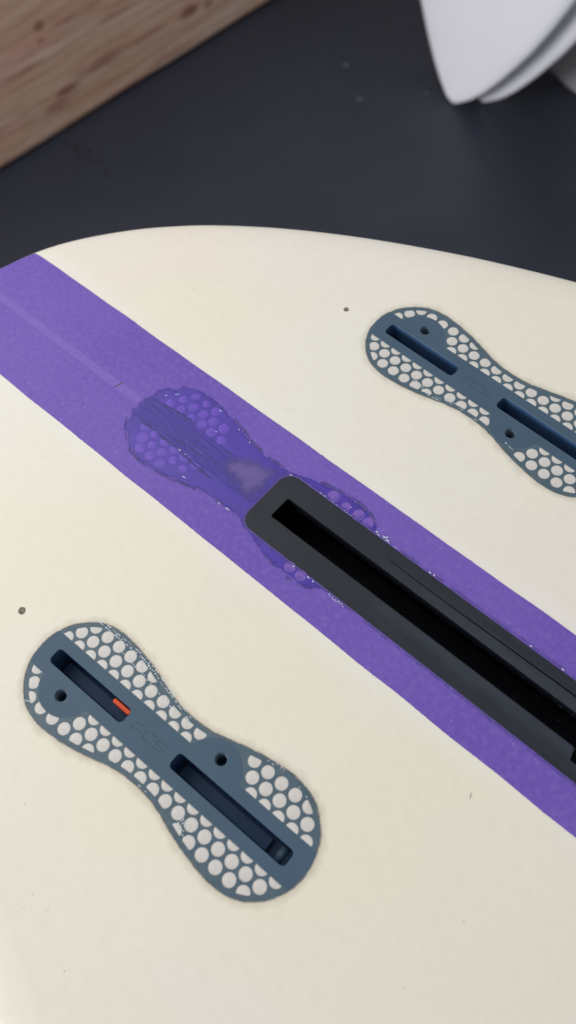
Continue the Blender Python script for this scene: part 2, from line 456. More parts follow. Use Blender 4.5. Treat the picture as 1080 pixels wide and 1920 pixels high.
# ------------------------------------------------------------------ leaning white boards at the back
def lean_board(name, tip, nh, tilt, roll, tab, thick, mat, label, length):
    h = Vector((nh[0], nh[1], 0)).normalized(); t = math.radians(tilt)
    n = h * math.cos(t) + Vector((0, 0, 1)) * math.sin(t)
    ax = (Vector((0, 0, 1)) - n * n.z).normalized(); bx = ax.cross(n).normalized()
    if bx.dot(right) < 0: bx = -bx
    r = math.radians(roll)
    ax, bx = ax * math.cos(r) + bx * math.sin(r), bx * math.cos(r) - ax * math.sin(r)
    st = []; a = 0.0
    while a < length:
        st.append(a); a += 6 if a < 60 else (15 if a < 320 else 60)
    st.append(length)
    NX = 24; verts = []; faces = []
    for a in st:
        wd = max(interp(tab, a), .3)
        th = thick * min(1, (0.30 + 0.70 * min(a, length - a) / 260)) * min(1, wd / 14 + .05)
        for i in range(NX):
            q = 2 * math.pi * i / NX; c, s = math.cos(q), math.sin(q)
            b = wd * math.copysign(abs(c) ** .55, c); d = th * .5 * math.copysign(abs(s) ** .75, s)
            p = Vector((0, 0, 0)) + ax * a + bx * b + n * d
            verts.append(tuple(p))
    m = len(st)
    for k_ in range(m - 1):
        for i in range(NX):
            j = (i + 1) % NX; faces.append((k_ * NX + i, k_ * NX + j, (k_ + 1) * NX + j, (k_ + 1) * NX + i))
    faces.append(tuple(range(NX))[::-1]); faces.append(tuple((m - 1) * NX + i for i in range(NX)))
    zmin = min(v[2] for v in verts)
    me_ = mesh(name, verts, faces, True)
    bm_ = bmesh.new(); bm_.from_mesh(me_); bmesh.ops.recalc_face_normals(bm_, faces=bm_.faces); bm_.to_mesh(me_); bm_.free()
    o = link(name, me_, mat, None, (tip[0] * MM, tip[1] * MM, FLOOR_Z - zmin * MM + 0.0005))
    return tag(o, label, 'surfboard', 'boards leaning at the back')


TAB = [(0, 5), (4, 12), (10, 21), (20, 36), (40, 58), (70, 85), (100, 108), (126, 127), (165, 150), (200, 168), (300, 205),
       (500, 245), (900, 268), (1300, 235), (1550, 165), (1720, 90), (1800, 50), (1810, 0)]
TAB3 = [(0, 30), (4, 60), (14, 95), (40, 130), (90, 165), (200, 205), (500, 250), (900, 268), (1300, 235), (1550, 165), (1720, 90), (1800, 50), (1810, 0)]
lean_board('leaning_surfboard', (-496, 905), (-.30, -.954), 10, -4, TAB, 38, M_WHITE,
           'white pointed surfboard standing on its tip, front one of the stack', 1810)
lean_board('leaning_surfboard', (-463, 934), (-.30, -.954), 10, -4, TAB, 36, M_WHITE,
           'white surfboard showing only its rail behind the front pointed one', 1810)
lean_board('leaning_surfboard', (-360, 1035), (-.30, -.954), 10, -4, TAB3, 46, M_SHADED,
           'round-ended surfboard with shade painted grey at the right edge behind the white ones', 1810)

# ------------------------------------------------------------------ THE SURFBOARD
board = bpy.data.objects.new('surfboard', None); C.objects.link(board)
tag(board, 'cream surfboard lying bottom up with a purple centre stripe and fin plugs', 'surfboard')

half = catmull([(-152.2, 0), (-151.7, 5), (-150.2, 10), (-145.3, 25.5), (-137, 40.5), (-123.8, 57.4), (-111.6, 69.6), (-100, 79.4), (-82.3, 91.9),
                (-63.9, 103.0), (-45, 113.0), (-25.8, 122.0), (-6.6, 130.2), (12.6, 137.4), (28, 142.7), (60, 153), (100, 165), (200, 190),
                (400, 228), (700, 262), (1000, 266), (1300, 240), (1550, 172), (1680, 95), (1725, 40), (1738, 0)], 6)
wider = lambda x: 6.5 * max(0.0, min(1.0, (x + 60) / 100)) * max(0.0, min(1.0, (1600 - x) / 800))
OUT = [(x, -y - wider(x)) for x, y in half] + [(x, y) for x, y in half[-2:0:-1]]     # CCW seen from above
OUT = [(x - 2.9 * n_.x, y - 2.9 * n_.y) for (x, y), n_ in ((OUT[i], Vector((-(OUT[(i + 1) % len(OUT)][1] - OUT[i - 1][1]), OUT[(i + 1) % len(OUT)][0] - OUT[i - 1][0])).normalized()) for i in range(len(OUT)))]
assert area2(OUT) > 0
RAIL = [(14, 0), (9, -.15), (5, -.5), (2.6, -1.0), (1.2, -1.8), (.4, -3.2), (0, -5.5), (0, -14), (3, -24), (10, -31), (26, -36)]


def rail_z(d):
    if d >= 14: return 0.0
    return interp([(-q, z) for q, z in RAIL[:7]], -d)


def dist_out(x, y):
    best = 1e9
    p = Vector((x, y))
    for i in range(len(OUT)):
        if True:
            a = Vector(OUT[i - 1]); b = Vector(OUT[i])
            if min(abs(a.x - x), abs(b.x - x)) > 60: continue
            ab = b - a; t = max(0, min(1, (p - a).dot(ab) / max(ab.length_squared, 1e-9)))
            best = min(best, (a + ab * t - p).length)
    return best


# --- plug outline
HW = [(0, 12.1), (5, 12.35), (10, 13.3), (16, 15.0), (22, 16.5), (29, 17.6), (34, 17.85), (39, 17.2), (43, 15.5), (46, 13.1), (48.5, 10.3), (50.5, 6.6), (51.5, 3.2), (51.8, 0)]
q1 = catmull(HW, 4)
q1 = [(x, max(y, 0)) for x, y in q1]
DOG = q1[::-1] + [(-x, y) for x, y in q1[1:]]                      # top half from +tip to -tip
DOG = DOG + [(x, -y) for x, y in DOG[::-1][1:-1]]                  # CCW
if area2(DOG) < 0: DOG = DOG[::-1]
DOG_IN = offset(DOG, 1.45)


def nearest_on(poly, p):
    best = None; P = Vector(p)
    for i in range(len(poly)):
        a = Vector(poly[i]); b = Vector(poly[(i + 1) % len(poly)]); ab = b - a
        t = max(0, min(1, (P - a).dot(ab) / max(ab.length_squared, 1e-12))); c = a + ab * t
        d = (c - P).length
        if best is None or d < best[0]: best = (d, c)
    return best


BOSS = [(-35.4, 4.2, 9.5), (14.0, -4.2, 9.3)]      # (u, v outward, r): solid pads round the grub-screw holes
PU, RD = 4.945, 1.98


def dot_polys(bosses):
    """hex lattice of round openings clipped by frame, bosses and outline -> list of (centre, poly, full)"""
    res = []
    for row, v0 in enumerate((6.25, 10.08, 13.95)):
        off = -47.3 if row % 2 == 0 else -49.77
        for sg in (1, -1):
            for i in range(22):
                cu = off + PU * i; cv = sg * v0
                pts = circle(cu, cv, RD, 20, .1)
                full = True; o = []
                for (u, v) in pts:
                    if v * sg < 6.25:
                        full = False; v = 6.25 * sg
                    for bu, bv, br in bosses:
                        d = math.hypot(u - bu, v - bv)
                        if d < br and (bv * sg) > 0:
                            full = False; u, v = bu + (u - bu) * br / max(d, 1e-3), bv + (v - bv) * br / max(d, 1e-3)
                    if not inside((u, v), DOG_IN):
                        full = False; d, c = nearest_on(DOG_IN, (u, v)); u, v = c.x, c.y
                    if v * sg < 6.25: v = 6.25 * sg
                    # never leave the circle
                    d = math.hypot(u - cu, v - cv)
                    if d > RD * 1.001: u, v = cu + (u - cu) * RD / d, cv + (v - cv) * RD / d
                    if not o or math.hypot(u - o[-1][0], v - o[-1][1]) > .05: o.append((u, v))
                while len(o) > 3 and math.hypot(o[0][0] - o[-1][0], o[0][1] - o[-1][1]) <= .05: o.pop()
                if len(o) < 4: continue
                A = abs(area2(o))
                if A < 0.27 * math.pi * RD * RD: continue
                c = (sum(p[0] for p in o) / len(o), sum(p[1] for p in o) / len(o))
                if not inside(c, DOG_IN) or abs(c[1]) < 6.25: continue
                if any(math.hypot(c[0] - bu, c[1] - bv) < br for bu, bv, br in bosses): continue
                if area2(o) < 0: o = o[::-1]
                res.append(((cu, cv), o, full))
    return res


def letter_polys(flip):
    """the three sunken logo letters between the slots; u along, t up"""
    F1 = [(-12.6, .55), (-12.0, 1.35), (-11.2, 1.6), (-8.6, 1.6), (-8.9, .95), (-11.0, .95), (-11.5, .55)]
    F2 = [(-12.9, -1.6), (-12.4, -.15), (-9.2, -.15), (-9.5, -.75), (-11.6, -.75), (-11.9, -1.6)]
    Cc = [(-8.3, -.2), (-7.9, 1.0), (-7.0, 1.6), (-4.4, 1.6), (-4.7, .95), (-6.6, .95), (-7.1, .5), (-7.4, -.4), (-7.1, -.95), (-5.2, -.95), (-5.5, -1.6), (-7.8, -1.6), (-8.4, -1.1)]
    S = [(-3.9, .5), (-3.5, 1.3), (-2.7, 1.6), (.2, 1.6), (-.1, .95), (-2.5, .95), (-2.8, .6), (-2.6, .3), (-.9, .3), (-.2, -.2), (-.4, -1.1), (-1.2, -1.6), (-4.2, -1.6), (-3.9, -.95), (-1.5, -.95), (-1.2, -.6), (-1.5, -.35), (-3.2, -.35), (-3.8, .1)]
    out = []
    for p in (F1, F2, Cc, S):
        q = [(u + .2, flip * t) for u, t in p]
        out.append(q if area2(q) > 0 else q[::-1])
    return out


full_dot = None
plug_mesh_cache = {}


def dot_mesh(poly, centre):
    v = [((p[0] - centre[0]), (p[1] - centre[1]), 0.0) for p in poly]
    cx = sum(p[0] for p in v) / len(v); cy = sum(p[1] for p in v) / len(v); n = len(v)
    vv = [(cx, cy, .03)] + [(cx + (x - cx) * .8, cy + (y - cy) * .8, .025) for x, y, _ in v] + [(x, y, -.02) for x, y, _ in v]
    f = [(0, 1 + i, 1 + (i + 1) % n) for i in range(n)] + [(1 + i, 1 + n + i, 1 + n + (i + 1) % n, 1 + (i + 1) % n) for i in range(n)]
    return mesh('foam_dot', vv, f, True)


def rim_mesh(loop, d0, d1, z, name='resin_rim', peak=.95, seed=0):
    """ring from inset d0 (fade 1) over 0 to outside d1 (fade 0)"""
    n = len(loop); a = offset(loop, d0); b = offset(loop, -.1); c = []
    oo = offset(loop, -d1)
    for i in range(n):
        q = .55 + .7 * abs(noise.noise(Vector((loop[i][0] * .25 + seed, loop[i][1] * .25, 1.3))))
        c.append((loop[i][0] + (oo[i][0] - loop[i][0]) * q, loop[i][1] + (oo[i][1] - loop[i][1]) * q))
    v = [(x, y, z) for x, y in a] + [(x, y, z) for x, y in b] + [(x, y, z - .02) for x, y in c]
    f = []
    for k_ in (0, n):
        f += [(k_ + i, k_ + n + i, k_ + n + (i + 1) % n, k_ + (i + 1) % n) for i in range(n)]
    return mesh(name, v, f, False, None, [0.0] * n + [peak] * n + [0.0] * n)


def dense(loop, step):
    out = []
    for i in range(len(loop)):
        a = Vector(loop[i]); b = Vector(loop[(i + 1) % len(loop)]); m = max(1, int((b - a).length / step))
        out += [tuple(a + (b - a) * (q / m)) for q in range(m)]
    return out


def weave_mesh(spots, seed, rot):
    """glass-cloth threads with their glints painted white: short crossed strands in the given (u,v,ru,rv) spots"""
    rnd = random.Random(seed); v = []; f = []
    for (cu, cv, L, ang, wd, dens) in spots:
        ca, sa_ = math.cos(ang), math.sin(ang)
        def put(x, y, lx, ly):
            b = len(v)
            for dx, dy in ((-lx, -ly), (lx, -ly), (lx, ly), (-lx, ly)):
                X = x + dx; Y = y + dy
                v.append((cu + ca * X - sa_ * Y, cv + sa_ * X + ca * Y, .115 + rnd.uniform(0, .01)))
            b2 = len(v); 
            f.append((b, b + 1, b + 2, b + 3))
        i = 0
        step = .82
        ny = int(wd / step) + 1; nx = int(L / step)
        for iy in range(ny):
            for ix in range(nx):
                x = -L / 2 + ix * step + rnd.uniform(-.06, .06); y = (iy - (ny - 1) / 2) * step
                if rnd.random() < dens: put(x, y, rnd.uniform(.16, .40), rnd.uniform(.07, .12))
                if rnd.random() < dens * .8: put(x, y + rnd.uniform(-.2, .2), rnd.uniform(.07, .11), rnd.uniform(.14, .36))
    return mesh('glass_weave_glint', v, f)


def thread_mesh(cu, cv, r, z0, depth):
    """ridges of the tapped hole: stacked rings"""
    v = []; f = []; n = 20; k_ = int(depth / .62)
    prof_ = []
    for i in range(k_):
        z = z0 - .3 - i * .62
        prof_ += [(r - .02, z), (r - .34, z - .31)]
    for (rr, z) in prof_:
        v += [(cu + rr * math.cos(2 * math.pi * i / n), cv + rr * math.sin(2 * math.pi * i / n), z) for i in range(n)]
    for a in range(len(prof_) - 1):
        f += [(a * n + i, a * n + (i + 1) % n, (a + 1) * n + (i + 1) % n, (a + 1) * n + i) for i in range(n)]
    return mesh('screw_thread', v, f)


def box_mesh(name, x0, x1, y0, y1, z0, z1, r=.4):
    lp = rrect(x0, x1, y0, y1, r, 3); P = Plate()
    lp_in = offset(lp, min(.25, r * .6))
    P.floor(lp_in, z1); P.wall(lp_in, z1, z1 - .2, 0, False, lp); P.wall(lp, z1 - .2, z0)
    return P.mesh(name)


ZP = 0.06


def make_plug(side, label, weave):
    """side -1: the one below the stripe, +1: above it; local u along, v = outward*side"""
    fl = side
    pl_dog = DOG
    bosses = [(u, v * fl, r) for u, v, r in BOSS]
    dots = dot_polys(bosses)
    s1 = rrect(-46.5, -15.4, -2.62, 2.62, 1.5, 5); s2 = rrect(3.5, 46.2, -2.62, 2.62, 1.5, 5)
    h1 = circle(-35.4, 7.7 * fl, 1.95, 24); h2 = circle(14.3, -8.3 * fl, 1.95, 24)
    letters = letter_polys(1)
    holes = [d[1] for d in dots] + [s1, s2, h1, h2] + letters
    extra = [[(-51, 6.1), (51, 6.1)], [(-51, -6.1), (51, -6.1)]]
    for bu, bv, br in bosses:
        c = circle(bu, bv, br - .1, 40); extra.append(c + [c[0]])

    def mf(c):
        if abs(c[1]) < 6.1: return 0
        return 0 if any(math.hypot(c[0] - bu, c[1] - bv) < br - .1 for bu, bv, br in bosses) else 1
    P = Plate()
    P.top(pl_dog, holes, ZP, extra, mf)
    P.wall(pl_dog, ZP, -2.5, 1)
    for d in dots: P.wall(d[1], ZP, -.25, 1, True)
    for l in letters:
        P.wall(l, ZP, -.03, 0, True); P.floor(l, -.03, 0)
    for s in (s1, s2):
        ch = offset(s, .07)
        P.wall(s, ZP, ZP - .1, 0, True, ch); P.wall(ch, ZP - .1, -12.5, 2, True); P.floor(ch, -12.5, 2)
    for h in (h1, h2):
        P.wall(h, ZP, -.25, 0, True); P.floor([(x, y) for x, y in h], -8.0, 2)
    o = link('fin_plug', P.mesh('fin_plug'), [M_PLUG, M_WEB, M_SLOT], board, (0.033732, side * 0.080234, 0))
    o.rotation_euler = (0, 0, math.radians(-1.9956) * side)
    o['label'] = label
    # foam dots
    global full_dot
    if full_dot is None: full_dot = dot_mesh(circle(0, 0, RD, 20, .1), (0, 0))
    for c, poly, full in dots:
        if full: link('foam_dot', full_dot, M_DOT, o, (c[0] * MM, c[1] * MM, random.uniform(-.03, .0) * MM))
        else: link('foam_dot', dot_mesh(poly, c), M_DOT, o, (c[0] * MM, c[1] * MM, random.uniform(-.03, .0) * MM))
    for (u, v) in ((-35.4, 7.7 * fl), (14.3, -8.3 * fl)):
        link('screw_thread', thread_mesh(u, v, 1.95, 0, 7.5), M_PLUG, o)
    # inserts on the slot floors
    link('slot_insert', box_mesh('slot_insert', -45.6, -16.4, -2.0, 2.0, -12.4, -10.6, .5), M_SLOT, o)
    link('slot_insert', box_mesh('slot_insert', 4.6, 38.2, -2.0, 2.0, -12.4, -10.6, .5), M_SLOT, o)
    # roller bar at the nose end of the long slot
    v = []; f = []; n = 14
    for y in (-2.1, 2.1):
        v += [(43.0 + 1.3 * math.cos(2 * math.pi * i / n), y, -5.2 + 1.3 * math.sin(2 * math.pi * i / n)) for i in range(n)]
    f = [(i, (i + 1) % n, n + (i + 1) % n, n + i) for i in range(n)] + [tuple(range(n))[::-1], tuple(range(n, 2 * n))]
    link('roller_bar', mesh('roller_bar', v, f, True), M_PLUG, o)
    link('resin_rim', rim_mesh(dense(pl_dog, .6), .45, .55, ZP + .05, 'resin_rim', .75, seed=side * 7), M_RESIN, o)
    link('tan_halo', rim_mesh(dense(pl_dog, .8), .1, 3.4, .04, 'tan_halo', .28, seed=side * 3), M_HALO, o)  # tan band round the plug, fading outwards
    gw = link('glass_weave_glint', weave_mesh([(u_, v_ * fl, l_, a_ * fl, w_, d_) for u_, v_, l_, a_, w_, d_ in weave], 5 + side, 0), M_GLINT, o); gw['kind'] = 'stuff'
    return o


wA = [(-33, -16.3, 22, 0.0, 1.4, .42), (-15.5, -14.6, 16, .22, 1.6, .42), (-4.5, -12.2, 12, .25, 1.4, .38), (-21, -12.2, 26, .13, .5, .32), (-6, -10, 8, .2, .5, .25),
      (19.2, 12.2, 5.5, .25, 2.6, .55), (28, -16.9, 6, 0, .9, .35), (38, -16, 5, .3, .6, .25), (-42, 15, 4, -.4, .5, .2), (2, 11.6, 10, 0, .5, .15)]
wB = [(-21.5, -12.7, 7, -.1, 1.3, .55), (-14.2, -13.4, 6, .15, 1.4, .6), (-6.5, -11.3, 8, .1, .9, .42), (3, -11.6, 4, 0, .5, .2), (18, -13, 5, -.2, .7, .35), (-30, -15.5, 6, 0, .5, .2), (-44, 12, 4, .6, .4, .2)]
plugA = make_plug(-1, 'blue fin plug below the purple stripe with an orange tab in its short slot', wA)
plugB = make_plug(1, 'blue fin plug above the purple stripe, cut off by the right edge', wB)
# tiny socket screw seen at the bottom of the upper plug's short slot
v = []; f = []; n = 16
for r_, z_ in ((1.45, -9.6), (1.45, -7.2), (1.3, -7.0), (.8, -7.0), (.75, -8.4)):
    v += [(-33.3 + r_ * math.cos(2 * math.pi * i / n), -.4 + r_ * math.sin(2 * math.pi * i / n), z_) for i in range(n)]
for a_ in range(4): f += [(a_ * n + i, a_ * n + (i + 1) % n, (a_ + 1) * n + (i + 1) % n, (a_ + 1) * n + i) for i in range(n)]
link('socket_screw', mesh('socket_screw', v, f), M_SLOT, plugB)
# orange tab inside the short slot of the lower plug (inner wall)
tab = link('orange_tab', box_mesh('orange_tab', -22.9, -16.0, .75, 2.2, -6.5, -1.7, .6), M_ORANGE, plugA)

# --- fin box outline
BOXO = rrect(-0.7, 266, -12.5, 12.5, 5.2, 8)
NOTCH0, NOTCH1 = 121.0, 139.0
SLOT = [(259.5, -4.4), (259.5, 4.4), (NOTCH1, 4.4), (NOTCH1 - .8, 7.8), (NOTCH0 + .8, 7.8), (NOTCH0, 4.4), (7.2, 4.4), (6.6, 4.2), (6.3, 3.6),
        (6.3, -3.6), (6.6, -4.2), (7.2, -4.4), (NOTCH0 - .2, -4.4), (NOTCH0 + .6, -8.0), (NOTCH1 - .6, -8.0), (NOTCH1, -4.4)]
if area2(SLOT) < 0: SLOT = SLOT[::-1]

# --- shell: flat bottom with real openings, then rails
IN = offset(OUT, RAIL[0][0])


def place(loop, side):
    c, s = math.cos(math.radians(-1.9956) * side), math.sin(math.radians(-1.9956) * side)
    return [(33.732 + c * x - s * y, side * 80.234 + s * x + c * y) for x, y in loop]


P = Plate()
HB = offset(BOXO, .15)
P.top(IN, [place(offset(DOG, .1), -1), place(offset(DOG, .1), 1), HB], 0.0)
prev = IN
for (d0, z0), (d1, z1) in zip(RAIL, RAIL[1:]):
    a = offset(OUT, d0); b = offset(OUT, d1); P.wall(a, z0, z1, 0, False, b)
P.floor(offset(OUT, RAIL[-1][0])[::-1], RAIL[-1][1])
shell_me = P.mesh('shell')
bm = bmesh.new(); bm.from_mesh(shell_me); bmesh.ops.remove_doubles(bm, verts=bm.verts, dist=1e-6)
bmesh.ops.recalc_face_normals(bm, faces=bm.faces); bm.to_mesh(shell_me); bm.free()
shell_me.polygons.foreach_set('use_smooth', [abs(p.normal.z) < .9999 for p in shell_me.polygons])
link('shell', shell_me, M_CREAM, board)

# --- purple stripe (slightly ragged edges), wraps over the tail edge
def edge_y(x, sg):
    j = .08 * noise.noise(Vector((x * .9, sg * 5, 0))) + .07 * noise.noise(Vector((x * 2.6, sg * 9, 3))) + .25 * noise.noise(Vector((x * .06, sg * 3, 7)))
    spike = max(0, noise.noise(Vector((x * 1.7, sg * 4, 12))) - .48) * 1.3
    return sg * (24.25 + j + spike)


ZS = .05
xs = []
x = -138.0
while x < 200: xs.append(x); x += .55
while x < 1700: xs.append(x); x += 40
lo = [(x, edge_y(x, -1)) for x in xs if dist_out(x, 24.2) > 14.2 or x > 0]; hi = [(x, edge_y(x, 1)) for x in xs if dist_out(x, 24.2) > 14.2 or x > 0]


def x_at(y, d):
    a, b = -157.0, -60.0
    for _ in range(34):
        m = .5 * (a + b)
        ins = inside((m, y), OUT)
        if ins and dist_out(m, y) >= d: b = m
        else: a = m
    return b


ys = [hi[0][1] + (lo[0][1] - hi[0][1]) * i / 26 for i in range(27)]
cap = [(x_at(y, 14.2), y) for y in ys]
outer = lo + [(1702, -23), (1702, 23)] + hi[::-1] + cap[1:-1]
outer = lo + hi[::-1] + cap
P = Plate()
P.top(outer, [HB], ZS)
# rolled tail part
rows = [14.2, 11, 9, 7, 5, 3.8, 2.6, 1.8, 1.1, .65, .3, .05]
b = len(P.v)
for d in rows:
    for i, y in enumerate(ys):
        yy = y
        x = x_at(yy, d); nz = 1 if d > 2 else .5
        P.v.append((x - (.05 if d < 2 else 0), yy, rail_z(d) + ZS * (1 if d > 1 else .6)))
ny = len(ys)
for r_ in range(len(rows) - 1):
    for i in range(ny - 1):
        P.f.append((b + r_ * ny + i, b + (r_ + 1) * ny + i, b + (r_ + 1) * ny + i + 1, b + r_ * ny + i + 1)); P.m.append(0)
link('centre_stripe', P.mesh('centre_stripe'), M_PURPLE, board)
# stringer line under the resin, paler strip with a grey tick across it
n = 120; v = []; f = []
for i in range(n + 1):
    x = -146.0 + (146.0 - 60.5) * i / n
    for sg in (-1, 1):
        v.append((x, .15 + sg * (1.62 + .12 * noise.noise(Vector((x * .8, sg * 3, 1)))), .085))
f = [(2 * i, 2 * i + 2, 2 * i + 3, 2 * i + 1) for i in range(n)]
link('stringer_line', mesh('stringer_line', v, f), M_STRINGER, board)
link('stringer_tick', mesh('stringer_tick', [(-72.3, -1.3, .1), (-71.7, -1.4, .1), (-70.9, 1.9, .1), (-71.5, 2.0, .1), (-71.8, .5, .1)], [(0, 1, 2, 3, 4)]), M_TICK, board)

# --- black fin box
P = Plate()
ZB = .12
g_up = [(45, 8.25), (60, 7.85), (90, 8.15), (113, 8.4), (119, 8.45)]


def groove(pts, w0, w1):
    n = len(pts)
    a = [(x, y + (w0 + (w1 - w0) * i / (n - 1))) for i, (x, y) in enumerate(pts)]
    b_ = [(x, y - (w0 + (w1 - w0) * i / (n - 1))) for i, (x, y) in enumerate(pts)]
    q = b_ + a[::-1]
    return q if area2(q) > 0 else q[::-1]


G1 = groove(catmull(g_up, 4), .08, .30)
BI = offset(BOXO, .35)
P.top(BI, [SLOT, G1], ZB)
P.wall(BI, ZB, ZB - .14, 0, False, BOXO); P.wall(BOXO, ZB - .14, -22)
P.wall(G1, ZB, ZB - .6, 1, True); P.floor(G1, ZB - .6, 1)
SC = offset(SLOT, .05)
P.wall(SLOT, ZB, ZB - .12, 1, True, SC); P.wall(SC, ZB - .12, -4.0, 1, True)
WIDE = rrect(4.5, 261, -9.0, 9.0, 1.0)
P.wall(WIDE, -4.0, -20, 1, True); P.floor(WIDE, -20, 1)
vv, ffs = cdt(WIDE, [SC]); b = len(P.v)
P.v += [(x, y, -4.0) for x, y in vv]
for q in ffs: P.f.append(tuple(i + b for i in q[::-1])); P.m.append(1)
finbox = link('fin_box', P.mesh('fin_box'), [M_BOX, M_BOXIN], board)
finbox['label'] = 'long black fin box with an open slot set into the purple stripe'
# step running along the lower slot lip
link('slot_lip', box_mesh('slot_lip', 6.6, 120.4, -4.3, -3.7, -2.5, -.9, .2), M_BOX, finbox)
# resin fringe + glints painted as white flecks round the box
rb = link('resin_rim', rim_mesh(dense(rrect(-0.9, 266.2, -12.7, 12.7, 5.3, 8), .6), .05, .7, .19, seed=3), M_EDGE, finbox)
v = []; f = []
rnd = random.Random(4)


def glint_fleck(x, y, lx, ly, a, z=.2):
    b_ = len(v); ca, sa_ = math.cos(a), math.sin(a)
    for i in range(5):
        t = 2 * math.pi * i / 5 + .4; X = lx * math.cos(t) * rnd.uniform(.7, 1.1); Y = ly * math.sin(t) * rnd.uniform(.7, 1.1)
        v.append((x + ca * X - sa_ * Y, y + sa_ * X + ca * Y, z))
    v.append((x, y, z + .09)); f.extend((b_ + i, b_ + (i + 1) % 5, b_ + 5) for i in range(5))


for x in [9 + 1.15 * i for i in range(32)]:
    if rnd.random() < .38: glint_fleck(x + rnd.uniform(-.5, .5), 12.72 + rnd.uniform(-.08, .12), rnd.uniform(.2, .9), rnd.uniform(.04, .09), rnd.uniform(-.12, .1))
for x, y, l in ((36.4, 13.3, .7), (39.6, 13.4, 1.0), (41.0, 13.1, .7), (40.2, 13.9, .5), (58, 12.8, .5), (59.5, 12.9, .4), (95, 12.8, .4), (106, 12.8, .5), (1.2, 11.6, .5), (24, -13, .4), (30, -12.9, .6), (32, -13, .5)):
    glint_fleck(x, y, l, .2, rnd.uniform(-.4, .2))
for i in range(9):
    glint_fleck(38.5 + i * .75, -13.2 + rnd.uniform(-.45, .15), rnd.uniform(.25, .6), .08, rnd.uniform(-.2, .3))
for i in range(5):
    glint_fleck(39 + i * 1.1, -12.9, .09, .45, 0)
link('box_glint', mesh('box_glint', v, f), M_GLINT, finbox)['kind'] = 'stuff'

# --- old plug buried in the purple resin, partly cut away by the fin box
bur_c = (-8.8, 0.4)
loop = [(bur_c[0] + x, bur_c[1] + y) for x, y in dense(DOG, 1.2)]
rag = []
for (x, y) in loop:
    s = 1.0
    if x < -50:
        s = 1 + .055 * noise.noise(Vector((y * .35, 3, 1))) + .03 * noise.noise(Vector((y * 1.1, 8, 1)))
    rag.append((bur_c[0] + (x - bur_c[0]) * s, y))
BC = rrect(-0.9, 266, -12.7, 12.7, 5.3, 6)
ins = offset(rag, 2.0)


def clip_box(polyv): return not inside(polyv, BC)


grid = [[(gx * 1.4 - 64, gy * 1.4 - 19), (gx * 1.4 - 63.9, gy * 1.4 - 19)] for gx in range(80) for gy in range(28)]
vv, ff = cdt(rag, [], [ins + [ins[0]], BC + [BC[0]]] + [g for g in grid if inside(g[0], ins) and inside(g[1], ins)])
keep = [q for q in ff if clip_box((sum(vv[i][0] for i in q) / 3, sum(vv[i][1] for i in q) / 3))]
fade = [min(1.0, nearest_on(rag, p)[0] / 3.0 * .8 + .2) for p in vv]
bur = link('buried_plug', mesh('buried_plug', [(x, y, .10) for x, y in vv], keep, fade=fade), M_INDIGO, board)
bur['label'] = 'violet-stained old fin plug under the purple resin, cut by the fin box'
# its frame, dots, ridges and edges
fr = []
for x0, x1, y0, y1 in ((-59.0, -1.2, -5.2, 5.2),):
    fr = rrect(x0, x1, y0, y1, 2.2, 4)
fr = [(x + .6 * noise.noise(Vector((x * .5, y, 2))), y + .8 * noise.noise(Vector((x * .25, y * .4, 5))) + .4 * noise.noise(Vector((x * .9, y * .4, 5)))) for x, y in dense(fr, 1.0)]
vv, ff = cdt(fr, [])
link('plug_frame', mesh('plug_frame', [(x, y, .13) for x, y in vv], ff), M_FRAMEP, bur)
vd = circle(0, 0, RD * .95, 20); 
vd_me = dot_mesh(vd, (0, 0))
for p_ in vd_me.vertices: p_.co.z *= .3
pd_me = vd_me.copy()
for row, v0 in enumerate((6.6, 10.2, 13.9)):
    off = -47.3 if row % 2 == 0 else -49.77
    for sg in (1, -1):
        for i in range(22):
            cu = off + PU * i; c = (bur_c[0] + cu, bur_c[1] + sg * v0)
            if not inside((cu, sg * v0), offset(DOG, 3.0)): continue
            if inside(c, rrect(-3.4, 270, -14.2, 14.2, 4)): continue
            if -26 < c[0] < 0: continue
            pink = c[0] > 5
            zz = .109 + random.uniform(0, .006)
            d_o = link('foam_dot', pd_me if pink else vd_me, M_PDOT if pink else M_VDOT, bur, ((c[0] + random.uniform(-.25, .25)) * MM, (c[1] + random.uniform(-.25, .25)) * MM, zz * MM)); q_ = random.uniform(.8, 1.08); d_o.scale = (q_, q_ * random.uniform(.85, 1.1), 1); d_o.rotation_euler = (0, 0, random.uniform(0, 3))
for x, y in ((28.1, 14.0), (32.2, 14.2), (17.1, 14.6), (23.2, -13.9), (27.8, -14.0)):
    link('foam_dot', pd_me, M_PDOT, bur, (x * MM, y * MM, .112 * MM))


def ridge(pts, w, z=.13, h=.07, name='ridge', mat=M_RIDGE):
    c = catmull(pts, 12 if len(pts) < 12 else 3); v_ = []; f_ = []; n_ = len(c)
    for i, (x, y) in enumerate(c):
        e = min(1, min(i, n_ - 1 - i) / 3 + .15)
        y += .35 * noise.noise(Vector((x * .5, y * .3, 4))) + .2 * noise.noise(Vector((x * 1.6, y * .3, 9)))
        ww = w * e * max(.15, 1 + 1.5 * noise.noise(Vector((x * .7, y * .3, 1))))
        v_ += [(x, y - ww, z), (x, y, z + h * e), (x, y + ww, z)]
    for i in range(n_ - 1):
        for q in (0, 1): f_.append((3 * i + q, 3 * i + 3 + q, 3 * i + 4 + q, 3 * i + 1 + q))
    return link(name, mesh(name, v_, f_, True), mat, bur)


